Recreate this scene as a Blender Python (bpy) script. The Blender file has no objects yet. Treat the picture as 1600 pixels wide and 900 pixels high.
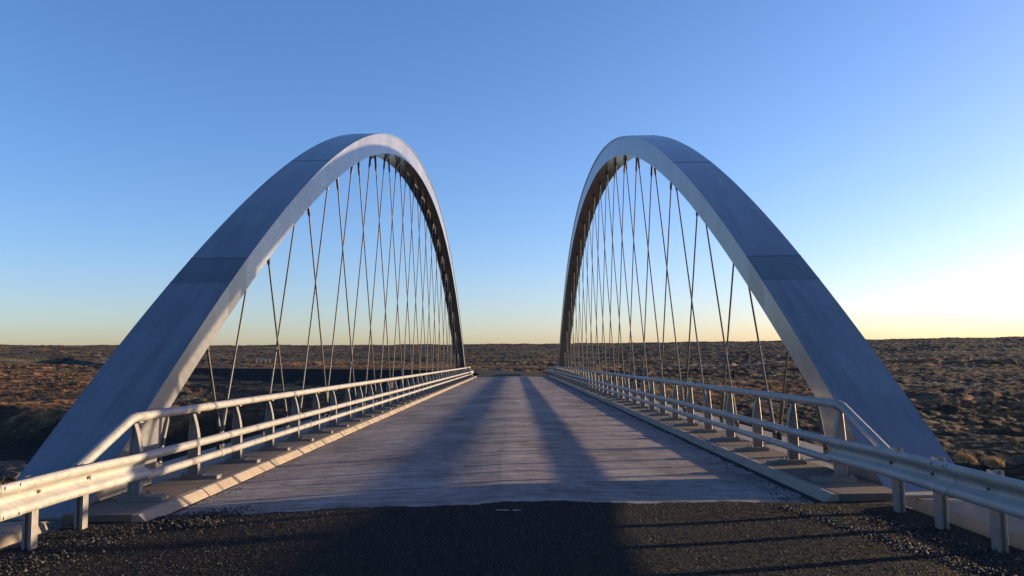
import bpy, math, random
import numpy as np
from mathutils import Vector, Matrix

scene = bpy.context.scene
C = scene.collection
random.seed(7)
RNG = np.random.default_rng(11)

# ------------------------------------------------------------------ camera
CX, CH = 0.182, 1.732
PITCH, YAW, ROLL = 0.0907, -0.001, 0.0129
cam_d = bpy.data.cameras.new('camera')
cam = bpy.data.objects.new('camera', cam_d)
C.objects.link(cam)
f0 = Vector((math.sin(YAW) * math.cos(PITCH), math.cos(YAW) * math.cos(PITCH), math.sin(PITCH)))
r0 = Vector((math.cos(YAW), -math.sin(YAW), 0))
u0 = r0.cross(f0)
r1 = r0 * math.cos(ROLL) - u0 * math.sin(ROLL)
u1 = r0 * math.sin(ROLL) + u0 * math.cos(ROLL)
cam.matrix_world = Matrix(((r1.x, u1.x, -f0.x, CX), (r1.y, u1.y, -f0.y, 0), (r1.z, u1.z, -f0.z, CH), (0, 0, 0, 1)))
cam_d.sensor_width = 36
cam_d.lens = 1250 / 1600 * 36
cam_d.clip_start = 0.1
cam_d.clip_end = 12000
scene.camera = cam

# ------------------------------------------------------------------ light
SUN_AZ, SUN_EL = math.radians(74), math.radians(5.6)      # azimuth from +Y towards +X
to_sun = Vector((math.sin(SUN_AZ) * math.cos(SUN_EL), math.cos(SUN_AZ) * math.cos(SUN_EL), math.sin(SUN_EL)))
world = bpy.data.worlds.new('World')
scene.world = world
world.use_nodes = True
wn = world.node_tree
wn.nodes.clear()
sky = wn.nodes.new('ShaderNodeTexSky')
sky.sky_type = 'NISHITA'
sky.sun_disc = False
sky.sun_elevation = SUN_EL
sky.sun_rotation = SUN_AZ
sky.altitude = 100
sky.air_density = 0.85
sky.dust_density = 1.0
sky.ozone_density = 3.0
bg = wn.nodes.new('ShaderNodeBackground')
bg.inputs['Strength'].default_value = 0.142
wo = wn.nodes.new('ShaderNodeOutputWorld')
tint = wn.nodes.new('ShaderNodeMix')          # one even colour balance over the whole sky
tint.data_type = 'RGBA'; tint.blend_type = 'MULTIPLY'
tint.inputs[0].default_value = 1.0
tint.inputs[7].default_value = (1.17, 0.945, 1.0, 1)
wn.links.new(sky.outputs[0], tint.inputs[6])
hsv = wn.nodes.new('ShaderNodeHueSaturation')
hsv.inputs['Saturation'].default_value = 1.10
wn.links.new(tint.outputs[2], hsv.inputs['Color'])
wn.links.new(hsv.outputs[0], bg.inputs[0])
wn.links.new(bg.outputs[0], wo.inputs[0])
sd = bpy.data.lights.new('sun', 'SUN')
sd.energy = 5.0
sd.angle = math.radians(0.7)
sd.color = (1.0, 0.71, 0.40)
so = bpy.data.objects.new('sun', sd)
C.objects.link(so)
so.rotation_euler = to_sun.to_track_quat('Z', 'Y').to_euler()
so.location = to_sun * 50
vs = scene.view_settings
vs.view_transform = 'Standard'
vs.look = 'None'
vs.exposure = 1.45
vs.gamma = 1.0
vs.use_curve_mapping = False

# ------------------------------------------------------------------ mesh helpers
class MB:
    def __init__(s):
        s.v, s.f, s.m = [], [], []
    def add(s, vs_, fs, m=0):
        b = len(s.v)
        s.v += [tuple(p) for p in vs_]
        s.f += [tuple(i + b for i in q) for q in fs]
        s.m += [m] * len(fs)
    def box(s, x0, x1, y0, y1, z0, z1, m=0):
        s.add([(x0, y0, z0), (x1, y0, z0), (x1, y1, z0), (x0, y1, z0), (x0, y0, z1), (x1, y0, z1), (x1, y1, z1), (x0, y1, z1)],
              [(0, 3, 2, 1), (4, 5, 6, 7), (0, 1, 5, 4), (1, 2, 6, 5), (2, 3, 7, 6), (3, 0, 4, 7)], m)
    def tube(s, pts, rad, n=12, caps=True, m=0):
        pts = [Vector(p) for p in pts]
        rs = rad if isinstance(rad, (list, tuple)) else [rad] * len(pts)
        vs_, fs = [], []
        for i, p in enumerate(pts):
            if i == 0: t = pts[1] - p
            elif i == len(pts) - 1: t = p - pts[i - 1]
            else: t = (pts[i + 1] - p).normalized() + (p - pts[i - 1]).normalized()
            t.normalize()
            a = Vector((0, 0, 1)) if abs(t.z) < .95 else Vector((0, 1, 0))
            u = t.cross(a).normalized(); w = u.cross(t)
            k = 1.0
            if 0 < i < len(pts) - 1:
                cs = (pts[i + 1] - p).normalized().dot((p - pts[i - 1]).normalized())
                k = 1 / max(.5, math.sqrt((1 + cs) / 2))
            for j in range(n):
                an = 2 * math.pi * j / n
                vs_.append(p + (u * math.cos(an) + w * math.sin(an) * k) * rs[i])
        for i in range(len(pts) - 1):
            for j in range(n):
                fs.append((i * n + j, i * n + (j + 1) % n, (i + 1) * n + (j + 1) % n, (i + 1) * n + j))
        if caps:
            fs.append(tuple(range(n - 1, -1, -1)))
            fs.append(tuple((len(pts) - 1) * n + j for j in range(n)))
        s.add(vs_, fs, m)
    def loft(s, rings, closed=False, caps=False, m=0):
        n = len(rings[0]); vs_ = [p for r in rings for p in r]; fs = []
        for i in range(len(rings) - 1):
            for j in range(n if closed else n - 1):
                k = (j + 1) % n
                fs.append((i * n + j, i * n + k, (i + 1) * n + k, (i + 1) * n + j))
        if caps:
            fs.append(tuple(range(n - 1, -1, -1))); fs.append(tuple((len(rings) - 1) * n + j for j in range(n)))
        s.add(vs_, fs, m)
    def mesh(s, name, mats, smooth=None):
        me = bpy.data.meshes.new(name)
        me.from_pydata(s.v, [], s.f)
        mats = mats if isinstance(mats, (list, tuple)) else [mats]
        for q in mats: me.materials.append(q)
        if any(s.m): me.polygons.foreach_set('material_index', s.m)
        if smooth is not None:
            me.polygons.foreach_set('use_smooth', [True] * len(me.polygons))
            me.set_sharp_from_angle(angle=math.radians(smooth))
        me.update()
        return me
    def build(s, name, mats, parent=None, smooth=None, bevel=0):
        return link(name, s.mesh(name, mats, smooth), parent, bevel)

def link(name, me, parent=None, bevel=0, loc=None):
    o = bpy.data.objects.new(name, me)
    C.objects.link(o)
    if parent is not None: o.parent = parent
    if loc is not None: o.location = loc
    if bevel:
        b = o.modifiers.new('bevel', 'BEVEL'); b.width = bevel; b.segments = 2; b.limit_method = 'ANGLE'
    return o

def thing(name, label, cat, loc=(0, 0, 0), group=None):
    o = bpy.data.objects.new(name, None)
    C.objects.link(o)
    o.empty_display_size = .2
    o.location = loc
    return tag(o, label, cat, group)

def tag(o, label, cat=None, group=None, kind=None):
    o['label'] = label
    if cat: o['category'] = cat
    if group: o['group'] = group
    if kind: o['kind'] = kind
    return o

def struct(o, label):
    o['label'] = label; o['kind'] = 'structure'
    return o

# ------------------------------------------------------------------ material helpers
class NT:
    def __init__(s, name):
        s.m = bpy.data.materials.new(name); s.m.use_nodes = True
        s.t = s.m.node_tree; s.b = s.t.nodes['Principled BSDF']
        s.co = s.t.nodes.new('ShaderNodeTexCoord')
    def n(s, typ, **kw):
        nd = s.t.nodes.new(typ)
        for k, v in kw.items():
            if k in nd.inputs: nd.inputs[k].default_value = v
            else: setattr(nd, k, v)
        return nd
    def l(s, a, b): s.t.links.new(a, b)
    def noise(s, scale, detail=4, rough=.55, stretch=None, coord='Object', dist=0.0):
        nd = s.n('ShaderNodeTexNoise', Scale=scale, Detail=detail, Roughness=rough, Distortion=dist)
        src = s.co.outputs[coord]
        if stretch:
            mp = s.n('ShaderNodeMapping'); mp.inputs['Scale'].default_value = stretch
            s.l(src, mp.inputs[0]); src = mp.outputs[0]
        s.l(src, nd.inputs['Vector'])
        return nd.outputs['Fac']
    def ramp(s, fac, stops):
        r = s.n('ShaderNodeValToRGB')
        while len(r.color_ramp.elements) < len(stops): r.color_ramp.elements.new(.5)
        for e, (p, c) in zip(r.color_ramp.elements, stops):
            e.position = p; e.color = (*c, 1) if len(c) == 3 else c
        s.l(fac, r.inputs[0]); return r.outputs[0]
    def mix(s, fac, a, b, mode='MIX'):
        mx = s.n('ShaderNodeMix', data_type='RGBA', blend_type=mode)
        for i, v in ((0, fac), (6, a), (7, b)):
            if hasattr(v, 'is_linked'): s.l(v, mx.inputs[i])
            else: mx.inputs[i].default_value = v if not isinstance(v, tuple) else (*v[:3], 1)
        return mx.outputs[2]
    def math(s, op, a, b=0.0, clamp=False):
        nd = s.n('ShaderNodeMath', operation=op, use_clamp=clamp)
        for i, v in ((0, a), (1, b)):
            if hasattr(v, 'is_linked'): s.l(v, nd.inputs[i])
            else: nd.inputs[i].default_value = v
        return nd.outputs[0]
    def bump(s, h, strength, dist, normal=None):
        b = s.n('ShaderNodeBump', Strength=strength, Distance=dist)
        s.l(h, b.inputs['Height'])
        if normal is not None: s.l(normal, b.inputs['Normal'])
        return b.outputs[0]
    def fin(s, color, rough, normal=None, metal=0.0, spec=.5):
        for k, v in (('Base Color', color), ('Roughness', rough), ('Metallic', metal), ('Specular IOR Level', spec)):
            if hasattr(v, 'is_linked'): s.l(v, s.b.inputs[k])
            else: s.b.inputs[k].default_value = (*v, 1) if isinstance(v, tuple) else v
        if normal is not None: s.l(normal, s.b.inputs['Normal'])
        return s.m

def g(v, t=(1, 1, 1)): return (v * t[0], v * t[1], v * t[2])

def mat_arch(name, k=1.0):
    a = NT(name)
    n1 = a.noise(.9, 6, .6, (1, 1, 1)); n2 = a.noise(14, 4, .6); n3 = a.noise(1.6, 5, .65, (3, .25, .25))
    base = a.ramp(n1, [(.3, g(.165 * k, (.95, 1, 1.10))), (.7, g(.215 * k, (.97, 1, 1.06)))])
    streak = a.ramp(n3, [(.36, g(.62, (1, .97, .93))), (.52, (1, 1, 1)), (.7, g(1.18))])
    c = a.mix(.55, base, streak, 'MULTIPLY')
    blot = a.ramp(a.noise(.35, 7, .7), [(.34, g(.7)), (.5, (1, 1, 1)), (.66, g(1.15))])
    c = a.mix(.4, c, blot, 'MULTIPLY')
    dirt = a.ramp(n2, [(.3, g(.86, (1, .97, .93))), (.55, (1, 1, 1))])
    c = a.mix(.6, c, dirt, 'MULTIPLY')
    r = a.ramp(n2, [(.3, g(.36)), (.7, g(.5))])
    return a.fin(c, r, a.bump(a.noise(60, 3), .06, .003, a.bump(a.noise(1.3, 3, .5), .25, .02)), .5, .5)
M = {}
def coat(m_, w, r):
    b = m_.node_tree.nodes['Principled BSDF']
    b.inputs['Coat Weight'].default_value = w; b.inputs['Coat Roughness'].default_value = r
    return m_
M['arch'] = coat(mat_arch('arch_paint'), .65, .25)
M['splice'] = coat(mat_arch('arch_splice_paint', .58), .7, .3)
def mat_plain(name, col, rough, metal=0.0, vari=.15, scale=8, bump=.1, bs=60, spec=.5):
    a = NT(name)
    n = a.noise(scale, 5, .6)
    c = a.ramp(n, [(.3, g(1 - vari, col)), (.7, g(1 + vari, col))])
    return a.fin(c, rough, a.bump(a.noise(bs, 3), bump, .004), metal, spec)
def mat_galv(name, lo=.21, hi=.30):
    a = NT(name)
    v = a.n('ShaderNodeTexVoronoi', Scale=55.0); a.l(a.co.outputs['Object'], v.inputs['Vector'])
    n = a.noise(3.5, 6, .65); n2 = a.noise(20, 3, .5)
    c = a.ramp(n, [(.3, g(lo, (1, 1, .98))), (.7, g(hi, (1, .99, .96)))])
    sp = a.ramp(v.outputs['Color'], [(0, g(.88)), (1, g(1.0))])
    c = a.mix(.6, c, sp, 'MULTIPLY')
    st = a.ramp(n2, [(.34, (.78, .72, .64)), (.5, (1, 1, 1))])
    c = a.mix(.45, c, st, 'MULTIPLY')
    r = a.ramp(n2, [(.3, g(.42)), (.7, g(.62))])
    return a.fin(c, r, a.bump(n, .08, .01), .25, .5)
M['galv'] = mat_galv('galvanised_steel')
M['beam'] = mat_galv('galvanised_beam', .24, .33)
M['post'] = mat_galv('post_steel', .15, .22)
M['cable'] = mat_plain('hanger_steel', (.050, .051, .054), .55, .2)
M['fork'] = mat_plain('fork_steel', (.05, .05, .05), .5, .3)
M['dark'] = mat_plain('dark_steel', (.07, .06, .06), .7, .2)
M['bolt'] = mat_plain('bolt_steel', (.12, .11, .10), .5, .6)

def mat_concrete(name, col, bscale=120, groove=0):
    a = NT(name)
    n1 = a.noise(.8, 6, .65); n2 = a.noise(9, 5, .6); n3 = a.noise(bscale, 4, .7)
    c = a.ramp(n1, [(.3, g(.8, col)), (.7, g(1.12, col))])
    d = a.ramp(n2, [(.3, g(.78, (1, .96, .92))), (.56, (1, 1, 1))])
    c = a.mix(.7, c, d, 'MULTIPLY')
    s = a.ramp(n3, [(.36, g(.6)), (.46, (1, 1, 1))])
    c = a.mix(.45, c, s, 'MULTIPLY')
    nm = a.bump(n2, .35, .01)
    nm = a.bump(n3, .5, .006, nm)
    return a.fin(c, .9, nm, 0, .3)
M['kerb'] = mat_concrete('kerb_concrete', (.25, .215, .175))
M['girder'] = mat_concrete('girder_paint', (.22, .21, .20), 200)
M['plate'] = mat_concrete('grout_plate', (.17, .16, .15))
M['slab'] = mat_concrete('kerb_top_concrete', (.115, .096, .078))
M['wing'] = mat_concrete('wall_concrete', (.19, .165, .135), 90)

def mat_deck():
    a = NT('deck_concrete')
    col = (.20, .178, .172)
    n1 = a.noise(.55, 7, .7, (1, .6, 1)); n2 = a.noise(4, 6, .65); n3 = a.noise(110, 4, .7)
    n4 = a.noise(1.0, 5, .6, (.35, 9, 1)); n5 = a.noise(1.0, 3, .55, (1.2, 38, 1))
    c = a.ramp(n1, [(.34, g(.55, col)), (.48, col), (.64, g(1.4, col))])
    c = a.mix(.75, c, a.ramp(n2, [(.30, g(.58, (1, .97, .95))), (.52, (1, 1, 1)), (.68, g(1.15))]), 'MULTIPLY')
    c = a.mix(.8, c, a.ramp(n4, [(.34, g(.55)), (.47, (1, 1, 1)), (.62, g(1.25))]), 'MULTIPLY')
    c = a.mix(.6, c, a.ramp(a.noise(1.0, 5, .65, (.55, 22, 1)), [(.36, g(.42)), (.45, (1, 1, 1)), (.62, g(1.3))]), 'MULTIPLY')
    c = a.mix(.5, c, a.ramp(n3, [(.34, g(.55)), (.45, (1, 1, 1))]), 'MULTIPLY')
    nm = a.bump(n5, 1.0, .022)
    nm = a.bump(n3, .9, .008, nm)
    nm = a.bump(n2, .3, .03, nm)
    return a.fin(c, .9, nm, 0, .15)
M['deck'] = mat_deck()

def mat_asphalt(name='asphalt'):
    a = NT(name)
    n1 = a.noise(.7, 5, .6); n3 = a.noise(130, 5, .75)
    v = a.n('ShaderNodeTexVoronoi', Scale=95.0); a.l(a.co.outputs['Object'], v.inputs['Vector'])
    c = a.ramp(n1, [(.3, (.008, .008, .008)), (.7, (.014, .0135, .013))])
    ch = a.ramp(v.outputs['Color'], [(.2, g(.55)), (.8, g(1.5)), (.95, g(2.4))])
    c = a.mix(.8, c, ch, 'MULTIPLY')
    nm = a.bump(v.outputs['Distance'], 1.0, .012)
    nm = a.bump(n3, .7, .008, nm)
    return a.fin(c, .9, nm, 0, .12)
M['asphalt'] = mat_asphalt()
M['far_road'] = mat_plain('gravel_road', (.034, .025, .020), .95, 0, .35, 1.5, .8, 25, .1)
def mat_chip(name, stops, rough=.75):
    a = NT(name)
    gi = a.n('ShaderNodeNewGeometry')
    c = a.ramp(gi.outputs['Random Per Island'], stops)
    return a.fin(c, rough, None, 0, .2)
M['chip'] = mat_chip('gravel_chips', [(0, (.006, .006, .006)), (.55, (.02, .019, .018)), (.85, (.05, .046, .042)), (1, (.13, .115, .10))])
M['stone'] = mat_chip('loose_stones', [(0, (.02, .02, .02)), (.7, (.045, .041, .037)), (1, (.14, .12, .10))])
M['paint'] = mat_plain('road_paint', (.20, .19, .18), .7, 0, .25, 30, .4, 90)
M['white'] = mat_plain('white_paint', (.40, .36, .30), .6, 0, .1)
M['tar'] = mat_plain('gutter_tar', (.022, .021, .021), .85, 0, .4, 12, .6, 60, .15)
M['stain'] = mat_plain('tar', (.05, .05, .055), .7, 0, .3, 20)

# ------------------------------------------------------------------ noise in numpy
_P = RNG.permutation(4096).astype(np.int64)
_G = RNG.uniform(0, 2 * np.pi, 4096); _GX = np.cos(_G); _GY = np.sin(_G)
def pn(x, y):
    xi = np.floor(x).astype(np.int64); yi = np.floor(y).astype(np.int64)
    xf = x - xi; yf = y - yi
    u = xf * xf * xf * (xf * (xf * 6 - 15) + 10); v = yf * yf * yf * (yf * (yf * 6 - 15) + 10)
    def gr(ix, iy, dx, dy):
        h = _P[(_P[ix & 4095] + iy) & 4095]
        return _GX[h] * dx + _GY[h] * dy
    a = gr(xi, yi, xf, yf); b = gr(xi + 1, yi, xf - 1, yf)
    c = gr(xi, yi + 1, xf, yf - 1); d = gr(xi + 1, yi + 1, xf - 1, yf - 1)
    return (a + u * (b - a)) + v * ((c + u * (d - c)) - (a + u * (b - a)))
def sstep(a, b, x):
    t = np.clip((x - a) / (b - a), 0, 1); return t * t * (3 - 2 * t)

# ------------------------------------------------------------------ layout numbers
SK = 0.758                      # the right side sits this much further along
def sk(side): return side * SK / 2
Y1 = 10.31; PS = 1.8; NP = 43   # railing posts
A0, A1 = 9.885, 86.28           # arch springings (top face)
AI, AW, AH, AP = 4.90, 1.02, 12.96, 2.142
KX, KT = 3.85, 0.105            # kerb foot, kerb height
CROWN = .085
def crown(x): return CROWN * (1 - min(1, abs(x) / KX))

# road centre lines (approach, and beyond the bridge bending left)
near_path = np.array([(0, -160.0), (0, 4.0)])
far_path = [(0, 91.0), (0, 104.0)]
R_ = 100.0
for k in range(1, 13):
    a_ = math.radians(45) * k / 12
    far_path.append((-R_ + R_ * math.cos(a_), 104 + R_ * math.sin(a_)))
far_path += [(far_path[-1][0] - .707 * d_, far_path[-1][1] + .707 * d_) for d_ in (40, 90, 160, 260)]
far_path = np.array(far_path)
def far_z(s): return 0.0 + 0.006 * np.clip(s - 40, 0, None)
def seg_dist(x, y, path):
    best = np.full(x.shape, 1e9); arc = np.zeros(x.shape); acc = 0.0
    for (ax, ay), (bx, by) in zip(path[:-1], path[1:]):
        L = math.hypot(bx - ax, by - ay)
        t = np.clip(((x - ax) * (bx - ax) + (y - ay) * (by - ay)) / (L * L), 0, 1)
        d = np.hypot(x - ax - t * (bx - ax), y - ay - t * (by - ay))
        m = d < best
        best = np.where(m, d, best); arc = np.where(m, acc + t * L, arc); acc += L
    return best, arc

def billow(x, y): return np.abs(pn(x, y)) * 2
def terrain_h(x, y, detail=True):
    r = np.hypot(x, y); az = np.arctan2(x, y)
    E = .0208 - .0026 * np.clip(az / .57, -1, 1)
    top = E * 1400 + CH + 5.2
    base = -5.4 + top * np.clip((r - 80) / 1320, 0, 1) + np.clip(r - 1400, 0, None) * .012
    k = np.clip(r / 60, 0, 1)
    h = base + pn(x / 90 + 3, y / 90) * (1.2 + .0008 * r) * k + pn(x / 34, y / 34 + 9) * (.9 + .0005 * r) * k
    rough = .4 + .75 * sstep(-.25, .35, pn(x / 60 + 40, y / 60 + 7)) + .35 * sstep(-.1, .3, az)
    amp = (.38 + .0005 * r) * rough
    h = h + amp * (billow(x / 6.5 + .6 * pn(x / 5, y / 5), y / 6.5) * .85 - .45 + billow(x / 2.6 + 17, y / 2.9) * .65 - .3)
    h = h + amp * .38 * (billow(x / 1.25 + 5, y / 1.25) - .4) * np.clip(1.6 - r / 350, 0.25, 1)
    h = h + .10 * pn(x / .7, y / .7 + 3)
    # river channel, running from far left to near right under the bridge
    cy = np.where(x < 0, 60 - .5 * x, 60 - .8 * x)
    dc = np.abs(y - cy) * np.where(x < 0, .89, .78)
    riv = 1 - sstep(11, 19, dc + 3 * pn(x / 11, y / 11))
    bed = -9.2 + .25 * billow(x / 2.2, y / 2.2) + .35 * billow(x / 6, y / 6)
    h = h * (1 - riv) + np.minimum(h, bed) * riv
    # embankments of the road
    d, s = seg_dist(x, y, near_path)
    e1 = -.30 - np.clip(d - 6.2, 0, None) * .62 + .10 * pn(x / 1.3, y / 1.3)
    d2, s2 = seg_dist(x, y, far_path)
    e2 = far_z(s2) - .22 - np.clip(d2 - 5.2, 0, None) * .55 + np.clip((d2 - 4.8) / 2, 0, 1) * (.35 * billow(x / 2.3, y / 2.3) + .5 * pn(x / 6, y / 6) + .2 * pn(x / .9, y / .9))
    n = h
    cut = np.minimum(d, 1e9)
    h = np.maximum(h, np.maximum(e1, e2))
    # cut the hummocks back where they would rise over the road
    c2 = far_z(s2) - .22 + np.clip(d2 - 6, 0, None) * .35
    h = np.where((y > 84), np.minimum(h, np.maximum(c2, -1)), h)
    c1 = -.30 + np.clip(d - 6.5, 0, None) * .35
    h = np.where(y < 20, np.minimum(h, c1), h)
    emb = sstep(-.15, .15, np.maximum(e1, e2) - n)
    return h, riv, emb

# ------------------------------------------------------------------ terrain
def build_terrain():
    fine = np.linspace(-math.radians(47), math.radians(47), 900)
    coarse = np.linspace(math.radians(47), math.radians(313), 90)[1:-1]
    ang = np.concatenate([fine, coarse])
    rad = np.geomspace(3.0, 2200, 820)
    A, Rr = np.meshgrid(ang, rad)
    X = Rr * np.sin(A); Y = Rr * np.cos(A)
    Z, riv, emb = terrain_h(X, Y)
    nr, na = X.shape
    V = np.stack([X, Y, Z], -1).reshape(-1, 3)
    V = np.vstack([V, [[0, 0, -.4]]])
    i = np.arange(nr - 1)[:, None] * na; j = np.arange(na)[None, :]; j2 = (j + 1) % na
    F = np.stack([i + j, i + na + j, i + na + j2, i + j2], -1).reshape(-1, 4)[:, ::-1]
    me = bpy.data.meshes.new('terrain')
    ntri = na
    me.vertices.add(len(V)); me.vertices.foreach_set('co', V.ravel().astype(np.float32))
    nl = len(F) * 4 + ntri * 3
    me.loops.add(nl); me.polygons.add(len(F) + ntri)
    cen = len(V) - 1
    T = np.stack([np.full(na, cen), np.arange(na), (np.arange(na) + 1) % na], -1)[:, ::-1]
    me.loops.foreach_set('vertex_index', np.concatenate([F.ravel(), T.ravel()]).astype(np.int32))
    me.polygons.foreach_set('loop_start', np.concatenate([np.arange(len(F)) * 4, len(F) * 4 + np.arange(ntri) * 3]).astype(np.int32))
    me.update(calc_edges=True)
    me.polygons.foreach_set('use_smooth', np.ones(len(F) + ntri, dtype=bool))
    # ground cover map: r = bare dark gravel and river bed (gorge shade in its colour), g = moss, b = track
    az = np.arctan2(X, Y)
    moss = sstep(-.22, .25, pn(X / 38 + 8, Y / 38) + .25 * pn(X / 9, Y / 9) + .38 * sstep(-.15, .25, az) + .55 * sstep(220, 420, Rr) - .22)
    ty = 268 + .10 * X + 10 * pn(X / 60, Y / 90)
    track = (1 - sstep(3.0, 6.5, np.abs(Y - ty))) * sstep(-40, -20, X) * (1 - sstep(150, 190, X))
    col = np.stack([np.clip(riv + emb, 0, 1), moss, track, np.ones_like(moss)], -1).reshape(-1, 4)
    col = np.vstack([col, [[1, 0, 0, 1]]])
    at = me.color_attributes.new('cover', 'FLOAT_COLOR', 'POINT')
    at.data.foreach_set('color', col.ravel().astype(np.float32))
    a = NT('heath_and_lava')
    ca = a.n('ShaderNodeVertexColor', layer_name='cover')
    sep = a.n('ShaderNodeSeparateColor'); a.l(ca.outputs[0], sep.inputs[0])
    n1 = a.noise(.12, 6, .65); n2 = a.noise(.5, 8, .72); n3 = a.noise(4.5, 5, .7); n4 = a.noise(1.1, 8, .74)
    heath = a.ramp(n2, [(.28, (.035, .018, .008)), (.41, (.155, .072, .027)), (.54, (.32, .16, .06)), (.70, (.50, .32, .15))])
    mossc = a.ramp(n4, [(.32, (.012, .010, .007)), (.45, (.045, .042, .026)), (.57, (.115, .110, .072)), (.70, (.32, .31, .23))])
    bare = a.ramp(n3, [(.3, (.010, .009, .008)), (.5, (.028, .024, .020)), (.72, (.075, .060, .046))])  # dark gravel and basalt, kept darker so the colour carries the gorge's shade
    mk = a.math('ADD', sep.outputs[1], a.math('MULTIPLY', a.math('SUBTRACT', n1, .5), 1.2), True)
    c = a.mix(mk, heath, mossc)
    c = a.mix(a.ramp(n3, [(.33, (.22, .22, .22)), (.5, (0, 0, 0))]), c, (.02, .016, .012))
    pat = a.ramp(a.noise(.045, 7, .68, (1, 2.2, 1), dist=.6), [(.45, (0, 0, 0)), (.53, (.95, .95, .95))])
    c = a.mix(pat, c, a.ramp(n4, [(.35, (.012, .009, .007)), (.6, (.06, .04, .024)), (.75, (.16, .11, .065))]))
    c = a.mix(sep.outputs[0], c, bare)
    c = a.mix(sep.outputs[2], c, (.30, .20, .12))
    nm = a.bump(n4, 1.0, .5); nm = a.bump(n3, .7, .12, nm)
    me.materials.append(a.fin(c, .95, nm, 0, .1))
    return struct(link('terrain', me), 'brown heath and mossy lava field rising to a flat horizon')
build_terrain()

# ------------------------------------------------------------------ roads
def rag(x, seed=0.0):
    return .05 * math.sin(x * 3.1 + seed) + .03 * math.sin(x * 9.7 + 1 + seed) + .018 * math.sin(x * 27 + seed) + .012 * math.sin(x * 61)
def sheet(name, xs, y_of0, y_of1, ny, zf, mat, label, thick=.0):
    m = MB(); rows = []
    for k in range(ny + 1):
        t = k / ny
        rows.append([(x, y_of0(x) * (1 - t) + y_of1(x) * t, zf(x)) for x in xs])
    m.loft(rows)
    if thick:   # a broken lip at the far edge
        m.loft([[(p[0], p[1], p[2]) for p in rows[-1]], [(p[0], p[1] + .035, p[2] - thick) for p in rows[-1]]])
    return struct(m.build(name, mat, smooth=40), label)
xs = [-4.62 + 9.24 * i / 240 for i in range(241)]
sheet('road', xs, lambda x: -160, lambda x: 9.42 + .055 * x + rag(x), 60, lambda x: crown(x) + .026 + .006 * math.sin(x * 2.3), M['asphalt'],
      'dark chip seal road leading onto the bridge', .03)
def far_road():
    m = MB(); rows = []; acc = 0
    P = [(0, 86.6)] + [tuple(p) for p in far_path[1:]]
    for i, p in enumerate(P):
        q0 = P[max(0, i - 1)]; q1 = P[min(len(P) - 1, i + 1)]
        tx, ty = q1[0] - q0[0], q1[1] - q0[1]; L = math.hypot(tx, ty); nx, ny = ty / L, -tx / L
        if i: acc += math.hypot(p[0] - P[i - 1][0], p[1] - P[i - 1][1])
        rows.append([(p[0] + nx * w, p[1] + ny * w, float(far_z(acc - 4)) + .05 * (1 - abs(w) / 4.4) + .02) for w in (-4.4, -2, 0, 2, 4.4)])
    m.loft(rows)
    return struct(m.build('road', M['far_road'], smooth=60), 'dark road bending left beyond the bridge')
far_road()

# ------------------------------------------------------------------ bridge
bridge = thing('arch_bridge', 'steel tied arch bridge with twin pale arches and crossing hangers', 'bridge', (0, A0, 0))
BO = Vector((0, A0, 0))
def bpart(mb, name, mats, parent=None, smooth=None, bevel=0):
    mb.v = [(p[0], p[1] - A0, p[2]) for p in mb.v]
    return mb.build(name, mats, parent or bridge, smooth, bevel)

# deck
m = MB(); rows = []
dx = [-KX - .35 + (2 * KX + .7) * i / 40 for i in range(41)]
for k in range(81):
    y = 8.0 + (87.2 - 8.0) * k / 80
    rows.append([(x, y, crown(x)) for x in dx])
m.loft(rows)
m.box(-KX - .9, KX + .9, 8.0, 87.2, -.75, -.02)
deck = bpart(m, 'deck', M['deck'], smooth=40)
# stains, a paint fleck and the longitudinal construction joint on the deck
def flat(pts, name, mat, dz=.004):
    m = MB(); m.add([(x, y, crown(x) + dz) for x, y in pts], [tuple(range(len(pts)))])
    o = bpart(m, name, mat, deck); return o
def streak(x0, x1, y, w, n=9):
    up, lo = [], []
    for i in range(n):
        t = i / (n - 1); x = x0 + (x1 - x0) * t
        hw = w * math.sin(math.pi * min(max(t, .03), .97)) * random.uniform(.5, 1.1)
        yy = y + .1 * t + random.uniform(-.02, .02) * w * 8
        up.append((x, yy + hw)); lo.append((x, yy - hw))
    return lo + up[::-1]
def on_deck(px, py):
    u = (px - 800) / 1250; v = -(py - 450) / 1250
    d = f0 + r1 * u + u1 * v
    t = (CROWN * .6 - CH) / d.z
    return CX + d.x * t, d.y * t
for (p0, p1, w) in (((716, 648), (745, 644), .22), ((708, 655), (722, 653), .18), ((690, 716), (706, 714), .05), ((632, 648), (648, 647), .12), ((652, 722), (660, 721), .03), ((752, 657), (764, 656), .10)):
    a_, b_ = on_deck(*p0), on_deck(*p1)
    flat(streak(a_[0], b_[0], a_[1], w), 'tar_stain', M['stain'])
a_ = on_deck(787, 706)
flat([(a_[0] - .018, a_[1] - .12), (a_[0] + .012, a_[1] - .10), (a_[0] + .022, a_[1] + .08), (a_[0] - .02, a_[1] + .14)], 'paint_mark', M['paint'])
m = MB()
jl = []
for i in range(60):
    y = 9.6 + i * .22
    jl.append([(-.05 + .02 * math.sin(i * .21) - .0025, y, crown(.05) + .003), (-.05 + .02 * math.sin(i * .21) + .0025, y, crown(.05) + .003)])
m.loft(jl)
bpart(m, 'crack', M['stain'], deck)

# dark sealed gutter along the kerbs, ragged on its inner edge
for side, wmin, wmax in ((-1, .02, .05), (1, .07, .15)):
    m = MB(); rows = []
    for i in range(390):
        y = 9.3 + i * .2
        w = random.uniform(wmin, wmax)
        rows.append([(side * (KX - w), y, crown(KX - w) + .004), (side * (KX + .004), y, .006)])
    m.loft(rows)
    bpart(m, 'gutter_seal', M['tar'], deck)
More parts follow.
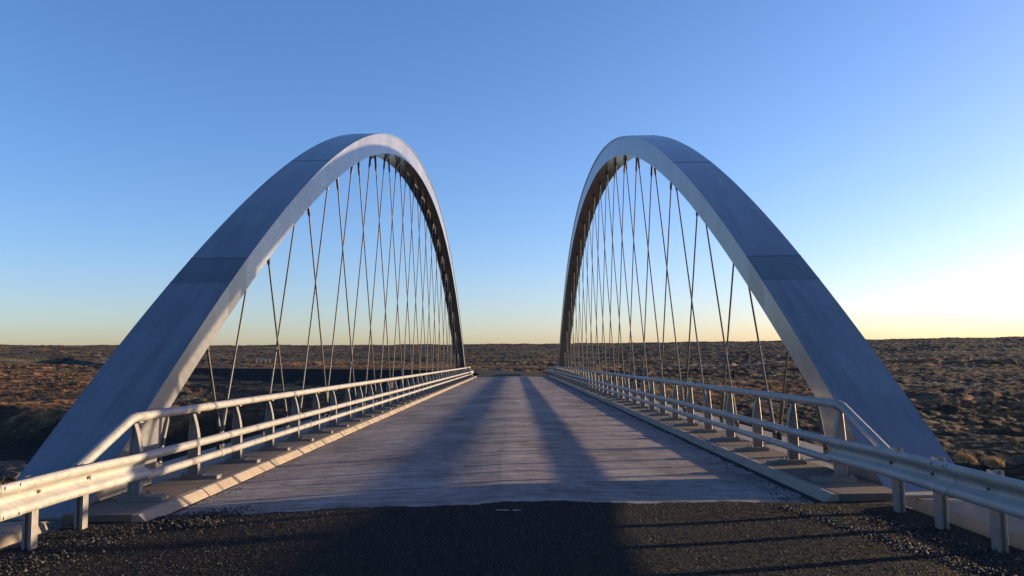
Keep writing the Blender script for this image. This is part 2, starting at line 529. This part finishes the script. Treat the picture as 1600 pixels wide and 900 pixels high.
# kerbs: precast stones
for side in (-1, 1):
    k0 = 8.95 + (0 if side < 0 else .75); k1 = 87.0
    m = MB()
    m.loft([[(side * 4.02, y, KT - .02), (side * 4.80, y, KT - .02), (side * 4.80, y, -.5), (side * 4.02, y, -.5)] for y in (k0 + .01, k1)], True, True)
    kerb = bpart(m, 'kerb', M['kerb'])
    L = 1.8; n = int((k1 - k0) / L)
    m = MB()
    gp = .007
    prof = [(side * KX, -.05), (side * KX, .01), (side * (KX + .02), .03), (side * (KX + .085), KT - .012), (side * (KX + .10), KT), (side * (KX + .175), KT), (side * (KX + .175), -.05)]
    m.loft([[(x, y, z) for x, z in prof] for y in (gp, L - gp)], True, True)
    me = m.mesh('kerb_stone', M['kerb'], 30)
    m2 = MB(); m2.box(min(side * 4.03, side * 4.795), max(side * 4.03, side * 4.795), gp, L - gp, -.05, KT)
    me2 = m2.mesh('kerb_slab', M['slab'])
    for i in range(n + 1):
        y = k0 + i * L
        o = link('kerb_stone', me, kerb, 0, (random.uniform(-.006, .006), y - A0, random.uniform(-.004, .004)))
        o = link('kerb_slab', me2, kerb, 0, (0, y - A0, random.uniform(-.003, .003)))

# tie girders
for side in (-1, 1):
    m = MB()
    x0, x1 = sorted((side * (AI - .02), side * (AI + AW + .02)))
    m.box(x0, x1, A0 + sk(side) - .3, A1 + sk(side) + .3, -1.05, .0)
    x0, x1 = sorted((side * (AI - .10), side * (AI + AW + .10)))
    m.box(x0, x1, A0 + sk(side) - .3, A1 + sk(side) + .3, .003, .035)
    bpart(m, 'tie_girder', M['girder'], None, None, .008)

# arches
def arch_z(s):                       # s metres from the springing along the bridge
    t = min(max(s / (A1 - A0), 0), 1)
    return AH * (1 - abs(2 * t - 1) ** AP)
def arch_dz(s):
    t = s / (A1 - A0); u = max(abs(2 * t - 1), 1e-9)
    return -AH * AP * u ** (AP - 1) * (1 if t > .5 else -1) * 2 / (A1 - A0)
SP = A1 - A0
NS = 160
st = [SP * (.5 - .5 * math.cos(math.pi * i / NS)) * .5 + SP * i / NS * .5 for i in range(NS + 1)]
def arch_low(s):
    t = s / SP; D = .40 + .44 * (4 * t * (1 - t)) ** .8
    d = arch_dz(s); L = math.hypot(1, d)
    return s + d / L * D, arch_z(s) - D / L
def low_curve():
    pts = [arch_low(s) for s in st]
    return pts
LOWP = np.array(low_curve())
def low_at(s):                       # underside height over position s
    v = float(np.interp(s, LOWP[:, 0], LOWP[:, 1]))
    e = min(s, SP - s)
    k = min(max((e - 1.75) / .55, 0), 1); k = k * k * (3 - 2 * k)
    return v * k + (1 - k) * .036 if e < 2.3 else v
BAND = ((4.75, 5.65), (SP - 5.65, SP - 4.75))
for side in (-1, 1):
    yo = A0 + sk(side)
    xi, xo = side * AI, side * (AI + AW)
    m = MB(); rings = []
    stx = sorted(st + [1.7, 1.8, 1.9, 2.0, 2.1, 2.2, 2.3] + [SP - q for q in (1.7, 1.8, 1.9, 2.0, 2.1, 2.2, 2.3)] + [b for q in BAND for b in q])
    for s in stx:
        zt = arch_z(s) - .03; zb = min(low_at(s), zt - .02) if s > .2 and s < SP - .2 else zt - .02
        rings.append((s, [(xi, yo + s, zt), (xo, yo + s, zt), (xo, yo + s, zb), (xi, yo + s, zb)]))
    def inband(s): return any(a <= s <= b for a, b in BAND)
    # webs and soffit
    for (s0, a), (s1, b) in zip(rings[:-1], rings[1:]):
        mi = 1 if inband((s0 + s1) / 2) else 0
        for j in (1, 3):
            k = (j + 1) % 4
            m.add([a[j], a[k], b[k], b[j]], [(0, 1, 2, 3) if side > 0 else (3, 2, 1, 0)], mi)
        # recessed soffit plate
        def inn(q, lift):
            return (q[0] - side * .0, q[1], q[2])
        m.add([a[2], a[3], b[3], b[2]], [(0, 1, 2, 3) if side > 0 else (3, 2, 1, 0)], 2)
    arch = bpart(m, 'arch', [M['arch'], M['splice'], M['arch']], None, 35)
    # top plate with a small overhang
    m = MB(); rr = []
    ov = .035
    for s in stx:
        zt = arch_z(s); d = arch_dz(s); L = math.hypot(1, d); ny, nz = -d / L, 1 / L
        y = yo + s
        rr.append((s, [(side * (AI - ov), y, zt), (side * (AI + AW + ov), y, zt),
                       (side * (AI + AW + ov), y - ny * .04, zt - nz * .04), (side * (AI - ov), y - ny * .04, zt - nz * .04)]))
    for (s0, a), (s1, b) in zip(rr[:-1], rr[1:]):
        mi = 1 if inband((s0 + s1) / 2) else 0
        for j in range(4):
            k = (j + 1) % 4
            m.add([a[j], a[k], b[k], b[j]], [(3, 2, 1, 0) if side < 0 else (0, 1, 2, 3)], mi)
    bpart(m, 'top_plate', [M['arch'], M['splice']], arch, 35)
    # weld seams across the top plate
    for s in (4.75, 5.65, 12.4, 20.3, 21.2, 29.0, 30.2, 38.2, 47, 48.2, 56, 64, SP - 5.65, SP - 4.75):
        zt = arch_z(s); d = arch_dz(s); L = math.hypot(1, d); ny, nz = -d / L, 1 / L; ty, tz = 1 / L, d / L
        y = yo + s; w = .018; h = .007
        def P(x, a, b): return (x, y + ty * a + ny * b, zt + tz * a + nz * b)
        m = MB(); x0, x1 = side * (AI - ov), side * (AI + AW + ov)
        m.loft([[P(x, -w, -.003), P(x, -w * .5, h), P(x, w * .5, h), P(x, w, -.003)] for x in (x0, x1)], True, True)
        bpart(m, 'weld_seam', M['splice'], arch)
    # diaphragm ribs under the soffit
    m = MB()
    nodes = []
    for k in range(10):
        for sg in (-1, 1): nodes.append(SP / 2 + sg * (k + .5) * 3.55)
    nodes.sort()
    for s in nodes:
        z = low_at(s)
        m2 = MB()
        x0, x1 = sorted((side * (AI + AW / 2 - .02), side * (AI + AW / 2 + .02)))
        d = arch_dz(s); hl = .46
        za, zb_ = low_at(s - hl), low_at(s + hl)
        m2.loft([[(x, yo + s - hl, za + .02), (x, yo + s + hl, zb_ + .02), (x, yo + s + hl * .85, zb_ - .20), (x, yo + s - hl * .85, za - .20)] for x in (x0, x1)], True, True)
        bpart(m2, 'hanger_plate', M['fork'], arch)
    # hangers: two from each node, crossing their neighbours
    xc = side * (AI + AW / 2)
    for s in nodes:
        for sg in (-1, 1):
            sa = s + sg * .36
            za = low_at(sa) - .10
            ln = za - .20
            if ln < .5: continue
            sb = sa + sg * .44 * ln
            if sb < 1.95 or sb > SP - 1.95: sb = min(max(sb, 1.98), SP - 1.98)
            top = Vector((xc, yo + sa, za)); bot = Vector((xc, yo + sb, .20))
            xoff = .03 * sg
            top.x += xoff; bot.x += xoff
            u = (top - bot).normalized()
            m = MB(); m.tube([bot + u * .25, top - u * .25], .022, 8, False)
            hg = bpart(m, 'hanger', M['cable'], None, 40)
            m = MB(); m.tube([top - u * .62, top - u * .55, top - u * .25, top], [.028, .042, .042, .05], 8)
            bpart(m, 'fork', M['fork'], hg, 40)
            m = MB(); m.tube([bot + u * .75, bot + u * .70, bot + u * .22, bot], [.028, .040, .040, .05], 8)
            m.box(bot.x - .012, bot.x + .012, bot.y - .12, bot.y + .12, .036, .24)
            bpart(m, 'fork', M['cable'], hg, 40)

# abutments and wing walls
for y0, y1 in ((8.1, 11.2), (84.6, 87.4)):
    m = MB(); m.box(-6.3, 6.3, y0, y1, -9.5, -.78)
    m.box(-4.85, 4.85, y0, y0 + .8, -.8, -.03)
    bpart(m, 'abutment', M['wing'], None, None, .02)
for side in (-1, 1):
    ye = 8.75 if side < 0 else 9.45
    m = MB()
    x0, x1 = side * 4.66, side * 6.15
    # a sloped inner face and rounded nose
    prof = [(x0, -.8), (x0, -.10), (side * 4.74, .10), (side * 4.80, .12), (x1, .10), (x1, -.8)]
    rows = []
    for y, k in ((-9, 0), (-3, 0), (3, 0), (ye - .5, 0), (ye - .2, .02), (ye - .06, .08), (ye, .18)):
        rows.append([(x + (side * k if i < 3 else 0), y, z - k * .3 * (z > 0)) for i, (x, z) in enumerate(prof)])
    m.loft(rows, True, True)
    bpart(m, 'wing_wall', M['wing'], None, 40)
    m = MB(); rows = []
    for y, k in ((87.5, 0), (96, 0)):
        rows.append([(x, y, z) for x, z in prof])
    m.loft(rows, True, True); bpart(m, 'wing_wall', M['wing'], None, 40)

# ------------------------------------------------------------------ bridge railings
HT, HM, HL = 1.098, .628, .387
def post_mesh(side):
    m = MB(); yw = .046
    n = 12
    def xin(z):
        t = max(0, (z - .62) / .45); return 4.385 + .10 * t ** 1.7
    zs = [KT + .05 + (1.045 - KT - .05) * i / n for i in range(n + 1)]
    m.loft([[(side * xin(z), -yw, z), (side * xin(z), yw, z), (side * (xin(z) + .014), yw, z), (side * (xin(z) + .014), -yw, z)] for z in zs], True, True)
    xo = 4.518
    def xou(z): return xo - .03 * max(0, (z - .62) / .45)
    m.tube([(side * (xou(z) + .012), 0, z) for z in zs], .021, 10)
    m.loft([[(side * (xin(z) + .012), -.006, z), (side * (xin(z) + .012), .006, z), (side * (xou(z) + .002), .006, z), (side * (xou(z) + .002), -.006, z)] for z in zs], True, True)
    # saddle under the top rail and brackets behind the lower rails
    x0, x1 = sorted((side * 4.40, side * 4.56)); m.box(x0, x1, -.05, .05, 1.03, 1.05)
    return m.mesh('post', M['post'], 40)
def plate_mesh(side):
    m = MB()
    x0, x1 = sorted((side * 4.08, side * 4.62)); m.box(x0, x1, -.115, .115, KT - .01, KT + .05)
    x0, x1 = sorted((side * 4.28, side * 4.60)); m.box(x0, x1, -.10, .10, KT + .05, KT + .064)
    for a in (4.33, 4.57):
        for b in (-.075, .075):
            m.tube([(side * a, b, KT + .06), (side * a, b, KT + .10)], .016, 6)
    return m.mesh('base_plate', M['plate'])
rail_names = {-1: 'sunlit galvanised tube railing along the left edge of the bridge deck',
              1: 'shaded galvanised tube railing along the right edge of the bridge deck'}
for side in (-1, 1):
    ya = Y1 + sk(side); yb = ya + PS * (NP - 1)
    rl = thing('bridge_railing', rail_names[side], 'railing', (0, ya, 0), 'railings of the bridge')
    def rp(mb, name, mat, parent=None, smooth=40):
        mb.v = [(p[0], p[1] - ya, p[2]) for p in mb.v]
        return mb.build(name, mat, parent or rl, smooth)
    xt = 4.475
    def bend(y0, sgn):
        out = []
        for k in range(7):
            a = math.radians(21) * (k / 6)
            out.append((y0 + sgn * .35 * math.sin(a) / math.sin(math.radians(21)), HT - .35 * (1 - math.cos(a)) / math.sin(math.radians(21))))
        return out
    slope = .385
    pts = [(side * xt, ya - 1.75, HT - 1.62 * slope), (side * xt, ya - .22, HT - .055), (side * xt, ya - .12, HT - .018), (side * xt, ya + .02, HT)]
    pts += [(side * xt, y, HT) for y in np.linspace(ya + 6, yb - 6, 13)]
    pts += [(side * xt, yb - .02, HT), (side * xt, yb + .12, HT - .018), (side * xt, yb + .22, HT - .055), (side * xt, yb + 1.75, HT - 1.62 * slope)]
    m = MB(); m.tube(pts, .058, 16); rp(m, 'top_rail', M['galv'])
    m = MB(); m.tube([(side * 4.325, ya - .08, HM)] + [(side * 4.325, y, HM) for y in np.linspace(ya + 3, yb - 3, 14)] + [(side * 4.325, yb + .08, HM)], .056, 14)
    mid = rp(m, 'middle_rail', M['galv'])
    m = MB(); m.tube([(side * 4.325, ya - .08, HL)] + [(side * 4.325, y, HL) for y in np.linspace(ya + 3, yb - 3, 14)] + [(side * 4.325, yb + .08, HL)], .051, 14)
    low = rp(m, 'lower_rail', M['galv'])
    pm, bm_ = post_mesh(side), plate_mesh(side)
    for i in range(NP):
        p = link('post', pm, rl, 0, (0, i * PS, 0))
        link('base_plate', bm_, p)
    # sleeves where the tubes are coupled
    m = MB(); m.tube([(0, -.09, 0), (0, .09, 0)], .0615, 16); s1 = m.mesh('sleeve', M['galv'], 40)
    m = MB(); m.tube([(0, -.08, 0), (0, .08, 0)], .0595, 14); s2 = m.mesh('sleeve', M['galv'], 40)
    for i in range(1, NP - 1, 3):
        y = i * PS + .5
        link('sleeve', s1, rl, 0, (side * xt, y, HT))
        link('sleeve', s2, mid, 0, (side * 4.325, y + .2, HM))
        link('sleeve', s2, low, 0, (side * 4.325, y + .2, HL))

# ------------------------------------------------------------------ W-beam guardrails
def wprof(c0, half):
    # (offset towards the road, height) of a W section
    pts = []
    e = .150
    ctrl = [(-.155, .030), (-.150, .012), (-.125, .0), (-.085, .0), (-.060, .022), (-.030, .078), (-.012, .083), (.012, .083), (.030, .078), (.060, .022), (.085, .0), (.125, .0), (.150, .012), (.155, .030)]
    return [(.083 - d, c0 + h * half) for h, d in ctrl]
def guardrail(side, path, label, group, posts, c0=.555, half=1.0, post_dir=1):
    y_base = path[0][1]
    gr = thing('guardrail', label, 'guardrail', (path[0][0], path[0][1], 0), group)
    O = Vector((path[0][0], path[0][1], 0))
    def nrm(i):
        a = path[max(0, i - 1)]; b = path[min(len(path) - 1, i + 1)]
        tx, ty = b[0] - a[0], b[1] - a[1]; L = math.hypot(tx, ty)
        nx, ny = ty / L, -tx / L
        if nx * side > 0: nx, ny = -nx, -ny       # towards the road
        return nx, ny
    front, back = [], []
    for i, p in enumerate(path):
        nx, ny = nrm(i)
        hf = p[2] if len(p) > 2 else 1.0
        cc = p[3] if len(p) > 3 else c0
        w = [(p[0] + nx * d - O.x, p[1] + ny * d - O.y, z) for d, z in wprof(cc, hf)]
        bk = [(q[0] - nx * .005, q[1] - ny * .005, q[2]) for q in w]
        front.append(w + bk[::-1])
    m = MB(); m.loft(front, True, True)
    beam = m.build('beam', M['beam'], gr, 50)
    # posts: C sections
    m = MB(); t = .007; b = .046; h = .10; zt = .70 if side < 0 else .722
    for (xa, xb, ya_, yb_) in ((-b, -.018, -t, 0), (.018, b, -t, 0), (-.018, .018, .016, .016 + t), (-.018 - t, -.018, 0, .016 + t), (.018, .018 + t, 0, .016 + t), (-b, -b + t, 0, h), (b - t, b, 0, h), (-b, -b + .028, h - t, h), (b - .028, b, h - t, h)):
        m.box(xa, xb, ya_ - h / 2, yb_ - h / 2, -.55, zt)
    # webs overlap slightly in plan: give the lips their own plane
    pmesh = m.mesh('post', M['post'])
    mb = MB(); mb.tube([(0, 0, 0), (-side * .016, 0, 0)], .019, 8)
    mb.tube([(0, 0, 0), (-side * .026, 0, 0)], .010, 6)
    mb.box(-.003, .003, .045, .058, -.032, .032)
    bolt = mb.mesh('bolt', M['bolt'])
    for (px, py, cc) in posts:
        p = link('post', pmesh, gr, .006, (px + side * .055 - O.x, py - O.y, 0))
        o = link('bolt', bolt, beam, 0, (px - side * .001 - O.x, py - O.y, cc))
    # splice joints: a short lapped length with eight bolt heads
    idx = [i for i in range(3, len(path) - 1, 4)] if len(path) > 20 else []
    for i in idx:
        nx, ny = nrm(i); p = path[i]; q = path[i + 1]; ty = 1 if q[1] > p[1] else -1
        cc = p[3] if len(p) > 3 else c0
        rg = []
        for yy_ in (-.16, .16):
            w = [(p[0] + nx * (d + .006) - O.x, p[1] + yy_ - O.y, z) for d, z in wprof(cc, 1.012)]
            bk = [(a_[0] - nx * .005, a_[1], a_[2]) for a_ in w]
            rg.append(w + bk[::-1])
        m = MB(); m.loft(rg, True, True)
        for yy_ in (-.11, .11):
            for zz, off in ((-.125, .088), (-.07, .06), (.07, .06), (.125, .088)):
                x0_ = p[0] + nx * off - O.x
                m.tube([(x0_, p[1] + yy_ - O.y, cc + zz), (x0_ + nx * .012, p[1] + yy_ - O.y, cc + zz)], .014, 6)
        m.build('splice', M['beam'], beam, 50)
    return gr
# near left: joins the middle and lower tubes of the railing
yl = Y1 + sk(-1); yr = Y1 + sk(1)
XB = 4.36
def gpath(side, y_start, y_end, n=14, flare=.0):
    out = []
    for i in range(n + 1):
        y = y_start + (y_end - y_start) * i / n
        t = abs(y - y_start)
        out.append((side * (XB + flare * t), y, 1.0, .522 + .035 * min(1, t / 1.5)))
    return out
guardrail(-1, gpath(-1, yl + .02, -14, 26, -.006), 'sunlit cream W-beam guardrail in the left foreground', 'guardrails by the approach road',
          [(-XB + .01, y, .556) for y in (8.62, 7.72, 6.75, 5.75, 4.6, 2.5, .5, -1.5, -3.5, -5.5, -7.5, -9.5, -11.5, -13.5)])
guardrail(1, gpath(1, yr + .02, -14, 26, -.006), 'blue-grey shaded W-beam guardrail in the right foreground', 'guardrails by the approach road',
          [(XB - .01, y, .556) for y in (9.0, 8.12, 7.17, 6.2, 5.2, 2.66, .66, -1.4, -3.4, -5.4, -7.4, -9.4, -11.4, -13.4)])
yfr = yr + PS * (NP - 1); yfl = yl + PS * (NP - 1)
guardrail(1, [(XB, yfr - .02 + i * 1.2) for i in range(15)], 'far W-beam guardrail beyond the right arch foot', 'guardrails past the far bridge end', [(XB, yfr + 1.7 + 2 * i, .556) for i in range(8)])
guardrail(-1, [(-XB - .002 * i ** 2.2, yfl - .02 + i * 1.0) for i in range(6)], 'short W-beam guardrail end beyond the left arch foot', 'guardrails past the far bridge end', [(-XB - .01, yfl + 1.6, .556), (-XB - .03, yfl + 3.4, .556)])

# ------------------------------------------------------------------ loose gravel
def chips(name, xy, size, zf, mat, parent=None, zjit=.3):
    n = len(xy)
    base = np.array([(1, 0, -.35), (-.5, .87, -.35), (-.5, -.87, -.35), (.1, .05, .75), (-.75, .0, .35)])
    tri = np.array([(0, 2, 1), (0, 1, 3), (1, 4, 3), (1, 2, 4), (2, 3, 4), (2, 0, 3)])
    rot = RNG.uniform(0, 2 * np.pi, n); tilt = RNG.normal(0, .5, (n, 2))
    sc = np.asarray(size)[:, None] * RNG.uniform(.6, 1.3, (n, 3)) * np.array([1, .8, .75])
    P = base[None] * sc[:, None, :]
    P = P + RNG.normal(0, .14, P.shape) * np.asarray(size)[:, None, None]
    P[..., 2] += P[..., 0] * tilt[:, :1] * .5
    c, s = np.cos(rot)[:, None], np.sin(rot)[:, None]
    X = P[..., 0] * c - P[..., 1] * s + xy[:, :1]; Y = P[..., 0] * s + P[..., 1] * c + xy[:, 1:2]
    Z = P[..., 2] + np.array([zf(a, b) for a, b in xy])[:, None] + np.asarray(size)[:, None] * zjit
    V = np.stack([X, Y, Z], -1).reshape(-1, 3)
    F = (tri[None] + (np.arange(n) * 5)[:, None, None]).reshape(-1, 3)
    me = bpy.data.meshes.new(name)
    me.vertices.add(len(V)); me.vertices.foreach_set('co', V.ravel().astype(np.float32))
    me.loops.add(len(F) * 3); me.polygons.add(len(F))
    me.loops.foreach_set('vertex_index', F.ravel().astype(np.int32))
    me.polygons.foreach_set('loop_start', (np.arange(len(F)) * 3).astype(np.int32))
    me.update(calc_edges=True)
    me.materials.append(mat)
    return link(name, me, parent)
n = 62000
yy = 5.2 + (9.5 - 5.2) * RNG.random(n) ** .9; xx = RNG.uniform(-4.6, 4.6, n)
keep = yy < 9.36 + .055 * xx + .05 * np.sin(xx * 3.1)
rz = lambda x, y: crown(x) + .026 + .006 * math.sin(x * 2.3)
o = chips('gravel_chips', np.stack([xx, yy], 1)[keep], RNG.uniform(.004, .010, keep.sum()), rz, M['chip'], zjit=.25)
tag(o, 'fine dark chippings covering the road surface in the foreground', 'gravel', kind='stuff')
# windrows of coarser stones along both road edges
def windrow(n, x0, x1, y0, y1, wid, smin, smax):
    t = RNG.random(n)
    x = x0 + (x1 - x0) * t + RNG.normal(0, wid, n); y = y0 + (y1 - y0) * t + RNG.normal(0, wid, n)
    return np.stack([x, y], 1), RNG.uniform(smin, smax, n)
A_, S_ = [], []
for args in ((1500, 3.25, 4.05, 9.3, 5.6, .07, .008, .022), (900, 3.9, 4.5, 9.2, 5.5, .18, .008, .02), (700, -3.85, -4.3, 8.7, 6.0, .2, .008, .022),
             (500, -3.6, -3.2, 9.1, 9.6, .16, .008, .022), (350, -3.75, -3.1, 9.3, 8.6, .12, .01, .026), (260, -3.7, -3.72, 9.6, 16, .07, .006, .016)):
    a_, s_ = windrow(*args); A_.append(a_); S_.append(s_)
A_, S_ = np.vstack(A_), np.concatenate(S_)
kp = ~((np.abs(A_[:, 0]) > KX - .02) & (A_[:, 1] > 8.9)) & (np.abs(A_[:, 0]) < 4.6)
def surf(x, y): return crown(x) + (.03 if y < 9.44 + .055 * x else .0)
o = chips('loose_gravel', A_[kp], S_[kp], surf, M['stone'])
tag(o, 'coarser loose gravel swept up along the road edges', 'gravel', kind='stuff')
# dirt and stones lying along the right kerb and scattered on the deck
n = 2600
yy = 9.8 + 74 * RNG.random(n) ** 1.7; xx = KX - .02 - np.abs(RNG.normal(0, .30, n))
sz = RNG.uniform(.005, .016, n)
n2 = 900
yy = np.concatenate([yy, 9.5 + 50 * RNG.random(n2) ** 1.6]); xx = np.concatenate([xx, RNG.uniform(-KX + .05, KX - .1, n2)]); sz = np.concatenate([sz, RNG.uniform(.004, .012, n2)])
o = chips('kerb_debris', np.stack([xx, yy], 1), sz, lambda x, y: crown(x), M['stone'])
tag(o, 'small stones and grit lying along the right kerb and over the deck', 'debris', kind='stuff')

# worn remains of a painted line on the asphalt
m = MB()
a_ = on_deck(765, 797); b_ = on_deck(832, 797)
pts = []
xsn = np.linspace(a_[0] - .1, b_[0] + .1, 16)
a_ = (a_[0], 8.85)
lo = [(x, a_[1] - random.uniform(.01, .035), crown(x) + .037 + .006 * math.sin(x * 2.3)) for x in xsn]
hi = [(x, a_[1] + random.uniform(.01, .045), crown(x) + .037 + .006 * math.sin(x * 2.3)) for x in xsn]
for i in (4, 5, 6, 8, 9):
    m.add([lo[i], lo[i + 1], hi[i + 1], hi[i]], [(0, 1, 2, 3)])
o = m.build('road_marking', M['paint']); struct(o, 'worn white paint remnant on the asphalt before the deck')

# ------------------------------------------------------------------ plants and stones on the ground
def ground_hit(px, py):
    u = (px - 800) / 1250; v = -(py - 450) / 1250
    d = f0 + r1 * u + u1 * v
    ts = np.geomspace(15, 1500, 6000)
    X = CX + d.x * ts; Y = d.y * ts; Z = CH + d.z * ts
    H = terrain_h(X, Y)[0]
    i = int(np.argmax(Z < H))
    return X[i], Y[i], H[i]
def blades(n, rad, h, spread, wid=.03):
    m = MB()
    for _ in range(n):
        a = random.uniform(0, 2 * math.pi); r = rad * math.sqrt(random.random())
        x, y = r * math.cos(a), r * math.sin(a) * .7
        lean = spread * random.uniform(.1, 1); hh = h * random.uniform(.35, 1) * (1 - .55 * (r / rad) ** 2)
        a2 = random.gauss(math.pi * .95, .9)
        tx, ty = x + math.cos(a2) * lean * hh, y + math.sin(a2) * lean * hh
        b = random.uniform(0, math.pi); wx, wy = math.cos(b) * wid, math.sin(b) * wid
        mx, my = (x + tx) / 2 * .92, (y + ty) / 2 * .92
        m.add([(x - wx, y - wy, -.05), (x + wx, y + wy, -.05), (mx + wx * .7, my + wy * .7, hh * .62), (mx - wx * .7, my - wy * .7, hh * .62), (tx, ty, hh)], [(0, 1, 2, 3), (3, 2, 4)])
    return m
M['straw'] = mat_chip('dry_grass', [(0, (.24, .15, .07)), (.5, (.42, .28, .14)), (1, (.62, .46, .27))], .8)
M['heath'] = mat_chip('heather', [(0, (.03, .02, .01)), (.5, (.085, .05, .022)), (.8, (.11, .09, .045)), (1, (.22, .18, .10))], .9)
for (px, py, w, lb) in ((1510, 722, 1.0, 'larger pale dry grass tussock behind the right guardrail'), (1556, 729, .85, 'smaller pale dry grass tussock behind the right guardrail, further right')):
    x, y, z = ground_hit(px, py)
    o = thing('grass_tussock', lb, 'grass', (x, y, z), 'dry tussocks on the right')
    blades(620, w * .8, 1.0, .9, .014).build('blades', M['straw'], o)
    blades(260, w * .45, .75, .6, .012).build('inner_blades', M['straw'], o)
def scatter_tufts():
    n = 5200
    az = RNG.uniform(-.66, .66, n); r = 36 * (330 / 36) ** RNG.random(n)
    X, Y = r * np.sin(az), r * np.cos(az)
    H, riv, emb = terrain_h(X, Y)
    k = (riv < .3) & (emb < .6) & (np.abs(X) > 7)
    vs_, fs = [], []
    for x, y, z, rr in zip(X[k], Y[k], H[k], r[k]):
        h = random.uniform(.12, .38) * (1 + rr / 260); wb = .018 * (1 + rr / 70)
        for _ in range(9):
            a = random.uniform(0, 6.283); q = random.uniform(0, .28) * (1 + rr / 200)
            bx, by = x + q * math.cos(a), y + q * math.sin(a); ln = h * random.uniform(.3, .8)
            b = random.uniform(0, 3.14); wx, wy = wb * math.cos(b), wb * math.sin(b); i = len(vs_)
            vs_ += [(bx - wx, by - wy, z - .08), (bx + wx, by + wy, z - .08), (bx + math.cos(a) * ln, by + math.sin(a) * ln, z + h * random.uniform(.6, 1))]
            fs.append((i, i + 1, i + 2))
    me = bpy.data.meshes.new('heath_grass'); me.from_pydata(vs_, [], fs); me.materials.append(M['heath'])
    tag(link('heath_grass', me), 'low heath grass growing over the hummocks', 'grass', kind='stuff')
scatter_tufts()
# boulders seen past the left guardrail and under the railing
M['lava'] = mat_concrete('lava_rock', (.10, .078, .058), 12)
def boulder(px, py, w, label):
    x, y, z = ground_hit(px, py)
    import bmesh
    bm = bmesh.new(); bmesh.ops.create_icosphere(bm, subdivisions=3, radius=1)
    ph = random.uniform(0, 50)
    for v in bm.verts:
        p = np.array([v.co.x, v.co.y, v.co.z]) * 1.7 + ph
        k = 1 + .5 * float(pn(np.array([p[0] + p[2]]), np.array([p[1] - .7 * p[2]]))[0]) + .25 * float(pn(np.array([2.7 * p[0]]), np.array([2.7 * p[1] + 2 * p[2]]))[0])
        v.co = Vector((v.co.x * k * w, v.co.y * k * w * .8, v.co.z * k * w * .6))
    me = bpy.data.meshes.new('boulder'); bm.to_mesh(me); bm.free(); me.materials.append(M['lava'])
    o = link('boulder', me, None, 0, (x, y, z + .1 * w))
    tag(o, label, 'boulder', 'lava boulders by the river')
boulder(8, 742, 1.3, 'rough lava boulder at the left edge above the guardrail')
boulder(26, 747, .9, 'smaller lava boulder touching the left arch foot outline')
boulder(247, 690, .9, 'mossy boulder seen under the left railing beside the first hanger')
boulder(476, 609, .9, 'lava boulder in the dark river bed seen just over the left railing')
boulder(467, 599, .8, 'smaller lava boulder further back in the dark river bed')

# ------------------------------------------------------------------ road markers and the white barrier far off
def marker(px, py, h, label):
    x, y, z = ground_hit(px, py)
    m = MB(); w = .09
    m.loft([[(-w, -.03, -.1), (w, -.03, -.1), (w, .03, -.1), (-w, .03, -.1)], [(-w, -.03, h * .9), (w, -.03, h * .9), (w, .03, h * .9), (-w, .03, h * .9)],
            [(-w, -.03, h * .92), (w, -.03, h), (w, .03, h), (-w, .03, h * .92)]], True, True)
    o = thing('marker_post', label, 'marker post', (x, y, z), 'roadside marker posts')
    m.build('post', M['white'], o)
    m = MB(); m.box(-w - .006, w + .006, -.037, .037, h * .68, h * .8); m.build('reflector', M['stain'], o)
marker(471, 573, 1.2, 'white marker post left of the dark embankment, nearest one')
marker(483, 567, 1.0, 'white marker post just behind the nearest marker on the left road')
marker(559, 567, 1.0, 'white marker post in the middle of the left road bend')
marker(624, 572, 1.0, 'white marker post close to the left arch hangers far off')
marker(779, 575, 1.2, 'white marker post straight ahead beyond the bridge')
bx_, by_, bz_ = ground_hit(411, 567)
o = thing('road_barrier', 'white plank barrier standing far off on the left plain', 'barrier', (bx_, by_, bz_))
k = math.hypot(bx_, by_) / 1250
for dz in (4.6,):
    m = MB(); m.box(-11 * k, 11 * k, -.03, .03, dz * k, (dz + 1.4) * k); m.build('plank', M['white'], o)
for q in (-9.5, -3.5, 3.5, 9.5):
    m = MB(); m.box((q - .6) * k, (q + .6) * k, .031, .12, -.3, 5.4 * k); m.build('post', M['white'], o)
